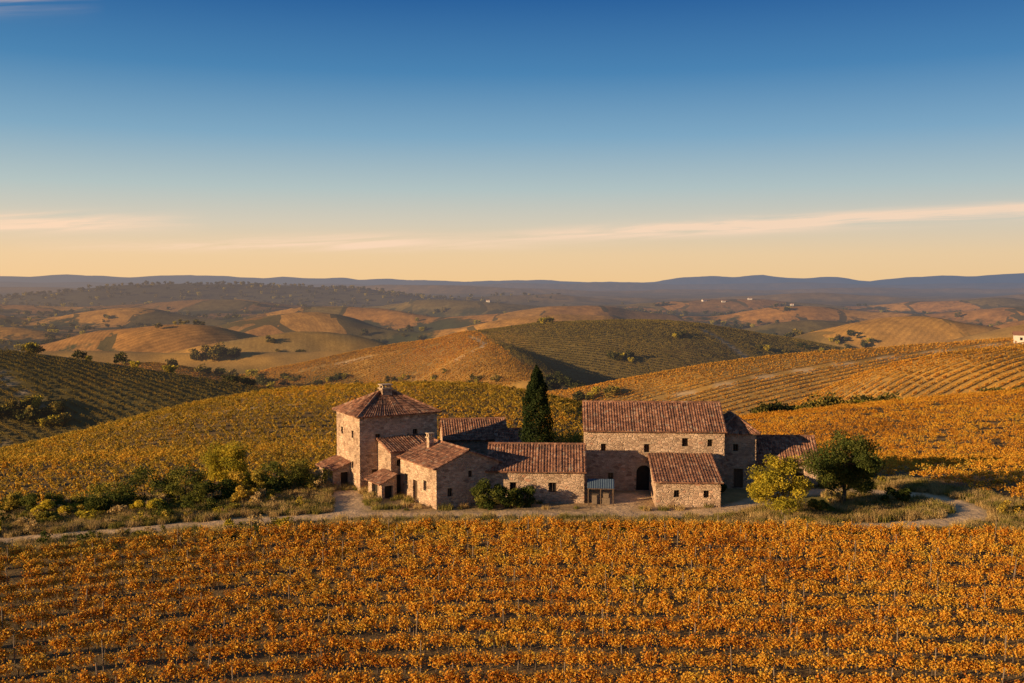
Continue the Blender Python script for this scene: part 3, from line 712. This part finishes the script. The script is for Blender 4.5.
def chimney(e,x,y,z0,z1,w=.8):
    m=MB(); m.box((x-w/2,y-w/2,z0),(x+w/2,y+w/2,z1)); m.build('chimney',M_stone,e)
    m=MB(); m.box((x-w/2-.1,y-w/2-.1,z1+.003),(x+w/2+.1,y+w/2+.1,z1+.12))
    for a in (-1,1):
        for b in (-1,1): m.box((x+a*w*.36-.09,y+b*w*.36-.09,z1+.123),(x+a*w*.36+.09,y+b*w*.36+.09,z1+.38))
    m.box((x-w/2-.08,y-w/2-.08,z1+.383),(x+w/2+.08,y+w/2+.08,z1+.48)); m.build('chimney_cap',M_trim,e)

t=house('stone_tower_house',-14.5,94,29,8.1,6.6,7.25,'hip',9.0,{'f':[(1.6,4.7,2.1,5.4,'win'),(5.5,4.9,6.0,5.6,'win'),(1.2,.0,2.1,2.0,'door')],'l':[(1.4,4.9,1.9,5.6,'win'),(4.4,4.9,4.9,5.6,'win'),(4.3,1.9,4.8,2.6,'win')]})
chimney(t,3.9,3.1,8.0,9.35,1.0)
house('stone_lean_to',-17.35,95.4,29,2.4,4.2,1.75,'shedl',2.65,{'f':[(.8,0,1.6,1.5,'open')],'l':[(1.2,.0,2.4,1.45,'open')]})
house('stone_annex',-11.3,92.0,29,5.2,5.5,4.1,'shed',5.4,{'f':[(.5,0,1.3,1.9,'door'),(.6,2.7,1.1,3.3,'win')],'l':[(1.6,2.5,2.1,3.2,'win')]})
c_=house('stone_cottage',-6.6,86.0,32,6.4,7.2,3.65,'gy',4.9,{'f':[(1.1,1.0,1.6,1.75,'win'),(3.2,2.5,3.6,3.1,'win')],'l':[(.9,1.3,1.5,2.2,'win'),(2.6,.0,3.5,1.9,'door'),(4.7,1.3,5.3,2.2,'win')]})
chimney(c_,2.2,5.4,4.3,5.4,.5)
house('tiled_porch',-11.9,89.9,32,1.5,3.0,1.5,'shedl',2.2,{'f':[(.3,0,1.1,1.2,'open')],'l':[(.8,.0,2.1,1.25,'open')]})
house('stone_wing',-2.2,88.9,-3,8.7,6.8,3.0,'gx',4.75,{'f':[(5.5,1.0,6.2,1.9,'win'),(2.0,1.1,2.6,1.9,'win')],'r':[(1.8,.0,2.8,2.0,'door')]})
house('stone_barn',-7.2,105,8,6.8,6.5,3.6,'gx',5.2,{'f':[(3,1.4,3.6,2.2,'win')]})
house('brick_store',-1.6,104.5,6,4.2,4.5,3.1,'gx',4.3,{'f':[(1.7,1,2.4,2,'win')]})
b=house('stone_farmhouse',7.0,94.5,-3,13.2,8.0,5.85,'gx',7.95,{'f':[(4.9,0,6.3,2.45,'arch'),(5.6,3.7,6.15,4.5,'win'),(1.5,3.8,2.0,4.5,'win'),(9.2,4.3,9.8,5.1,'win'),(2.2,1.0,2.7,1.7,'win'),(11.6,4.3,12.1,5.0,'win')],'l':[(3.6,3.8,4.2,4.7,'win')]})
house('stone_side_house',20.1,95.6,-3,3.5,6.4,5.5,'hip',6.7,{'f':[(1.3,3.6,1.8,4.3,'win'),(1.4,0,2.3,1.9,'door')],'r':[(2.4,3.5,3,4.3,'win')]})
house('tiled_outhouse',23.9,96.2,-3,5.9,5.0,2.6,'gx',4.6,{'f':[(1.5,.9,2.1,1.6,'win'),(3.4,0,4.6,1.9,'open')],'r':[(2,.9,2.6,1.6,'win')]})
house('stone_shed',12.7,87.0,-3,5.7,6.85,2.3,'shed',3.6,{'f':[(1.6,.9,2.1,1.55,'win'),(4.2,.9,4.7,1.55,'win')],'r':[(2.4,.9,3.2,1.7,'open')]})
e=empty('metal_canopy',(6.7,87.6,H1(6.7,87.6)),math.radians(-5))
m=MB()
for i_ in range(24):
    x0=i_*.1;x1=x0+.1;za=.03*(i_%2);zb=.03*((i_+1)%2)
    m.quad((x0,-.1,1.55+za),(x1,-.1,1.55+zb),(x1,1.7,2.05+zb),(x0,1.7,2.05+za))
m.build('sheet_roof',M_metal,e)
m=MB()
for a in(.1,1.2,2.3): m.tube((a,0,-.2),(a,0,1.57),.05,.05,6); m.tube((a,1.6,-.2),(a,1.6,2.0),.05,.05,6)
m.box((0,-.04,1.47),(2.4,.04,1.54)); m.build('posts',M_wood,e)
m=MB(); m.box((.4,.5,0),(1.0,1.3,.8)); m.box((1.3,.6,0),(2.0,1.3,.55)); m.box((1.4,.7,.553),(1.9,1.2,.95)); m.build('stacked_crates',M_post,e)

def farhouse(name,x,y,w,d,h):
    e=empty(name,(x,y,H1(x,y)),random.uniform(-.6,.6)); m=MB(); m.box((0,0,-2),(w,d,h)); m.quad((0,0,h),(0,d,h),(0,d/2,h+w*.16)); m.quad((w,0,h),(w,d,h),(w,d/2,h+w*.16)); m.build('walls',M_white,e)
    m=MB(); m.quad((-.4,-.4,h+.02),(w+.4,-.4,h+.02),(w+.4,d/2,h+w*.16+.1),(-.4,d/2,h+w*.16+.1)); m.quad((-.4,d+.4,h+.02),(w+.4,d+.4,h+.02),(w+.4,d/2,h+w*.16+.1),(-.4,d/2,h+w*.16+.1)); m.build('tile_roof',M_tilef,e)
    m=MB()
    for k in range(2): m.box((w*(.25+.4*k),-.05,h*.4),(w*(.25+.4*k)+.9,.02,h*.75))
    m.build('windows',M_glass,e)
X0,Y0=hit(1014,344); farhouse('white_farmhouse',X0,Y0,8,6,3.2)
for px,py,s in ((703,302,.9),(722,303,.8),(748,300,.9),(790,306,.8),(486,302,.8)):
    X0,Y0=hit(px,py); farhouse('village_house',X0,Y0,9*s,7*s,3.6*s)

# ---------------------------------------------------------------- light
AZ=np.array([-.90,-.435]); AZ/=np.linalg.norm(AZ); EL=math.radians(11.5)
tos=Vector((AZ[0]*math.cos(EL),AZ[1]*math.cos(EL),math.sin(EL)))
s=bpy.data.lights.new('sun','SUN'); s.energy=9.0; s.angle=math.radians(.6); s.color=(1,.70,.38)
so=bpy.data.objects.new('sun',s); sc.collection.objects.link(so); so.rotation_euler=tos.to_track_quat('Z','Y').to_euler(); so.location=(-60,-20,60)
w=bpy.data.worlds.new('World'); sc.world=w; w.use_nodes=True; w.node_tree.nodes.clear(); N=NT(w.node_tree)
sky=N.n('ShaderNodeTexSky',sky_type='NISHITA',sun_disc=False,sun_elevation=EL,sun_rotation=math.atan2(AZ[0],AZ[1]))
sky.air_density=1.0; sky.dust_density=1.5
dr=N.n('ShaderNodeTexCoord').outputs['Generated']; sp_=N.n('ShaderNodeSeparateXYZ'); N.set(sp_.inputs[0],dr)
X_,Y_,Z_=sp_.outputs
g=N.ramp(Z_,[(0,sl((243,203,150))),(.025,sl((238,206,162))),(.055,sl((214,204,184))),(.09,sl((178,195,196))),(.14,sl((126,168,196))),(.20,sl((72,131,179))),(.275,sl((30,90,153))),(.6,sl((66,96,138))),(1,sl((60,84,120)))])  # top stops, above the frame, raised and greyed as added fill light
yb=N.m('MAXIMUM',Y_,.05); U=N.m('DIVIDE',X_,yb); Vv=N.m('DIVIDE',Z_,yb)
cv=N.n('ShaderNodeCombineXYZ'); N.set(cv.inputs[0],N.m('MULTIPLY',U,3.5)); N.set(cv.inputs[1],N.m('MULTIPLY',N.m('SUBTRACT',Vv,N.m('MULTIPLY',U,.05)),60))
cn=N.noise(cv.outputs[0],1.6,6,.62,.5)
def band(c0,c1,wd,ua,ub,amp):
    c=N.m('MULTIPLY_ADD',U,c1,c0); d=N.m('DIVIDE',N.m('SUBTRACT',Vv,c),wd); gg=N.m('POWER',2.71828,N.m('MULTIPLY',N.m('MULTIPLY',d,d),-1))
    ma=N.m('MULTIPLY',N.m('SUBTRACT',U,ua),6,clamp=True); mb_=N.m('MULTIPLY',N.m('SUBTRACT',ub,U),6,clamp=True)
    return N.m('MULTIPLY',N.m('MULTIPLY',gg,amp),N.m('MULTIPLY',ma,mb_))
tot=N.m('ADD',N.m('ADD',band(.0415,.055,.0068,-.06,2,2.2),band(.034,0,.005,-.5,.05,1.0)),N.m('ADD',band(.057,.0,.008,-2,-.30,1.8),band(.043,.02,.006,-.34,.0,1.1)))
hi=band(.275,0,.012,-2,-.40,.6)
cl=N.m('MULTIPLY',N.m('ADD',tot,hi),N.m('MULTIPLY_ADD',N.m('SUBTRACT',cn,.42),3.4,.28,clamp=True),clamp=True)
g=N.mix(N.m('MULTIPLY',cl,.9),g,sl((252,218,188)))
k=N.vmul(sky.outputs[0],(.10,.10,.10))
col=N.mix(.04,g,k)
col=N.mix(1,col,N.ramp(N.m('MULTIPLY_ADD',X_,.5,.5),[(0,(1.12,1.06,1.0)),(.5,(1,1,1)),(1,(.9,.94,1.0))]),'MULTIPLY')
bg=N.n('ShaderNodeBackground'); N.set(bg.inputs[0],col); bg.inputs[1].default_value=1.0
o=N.n('ShaderNodeOutputWorld'); N.t.links.new(bg.outputs[0],o.inputs[0])
print('done',time.time()-T0)
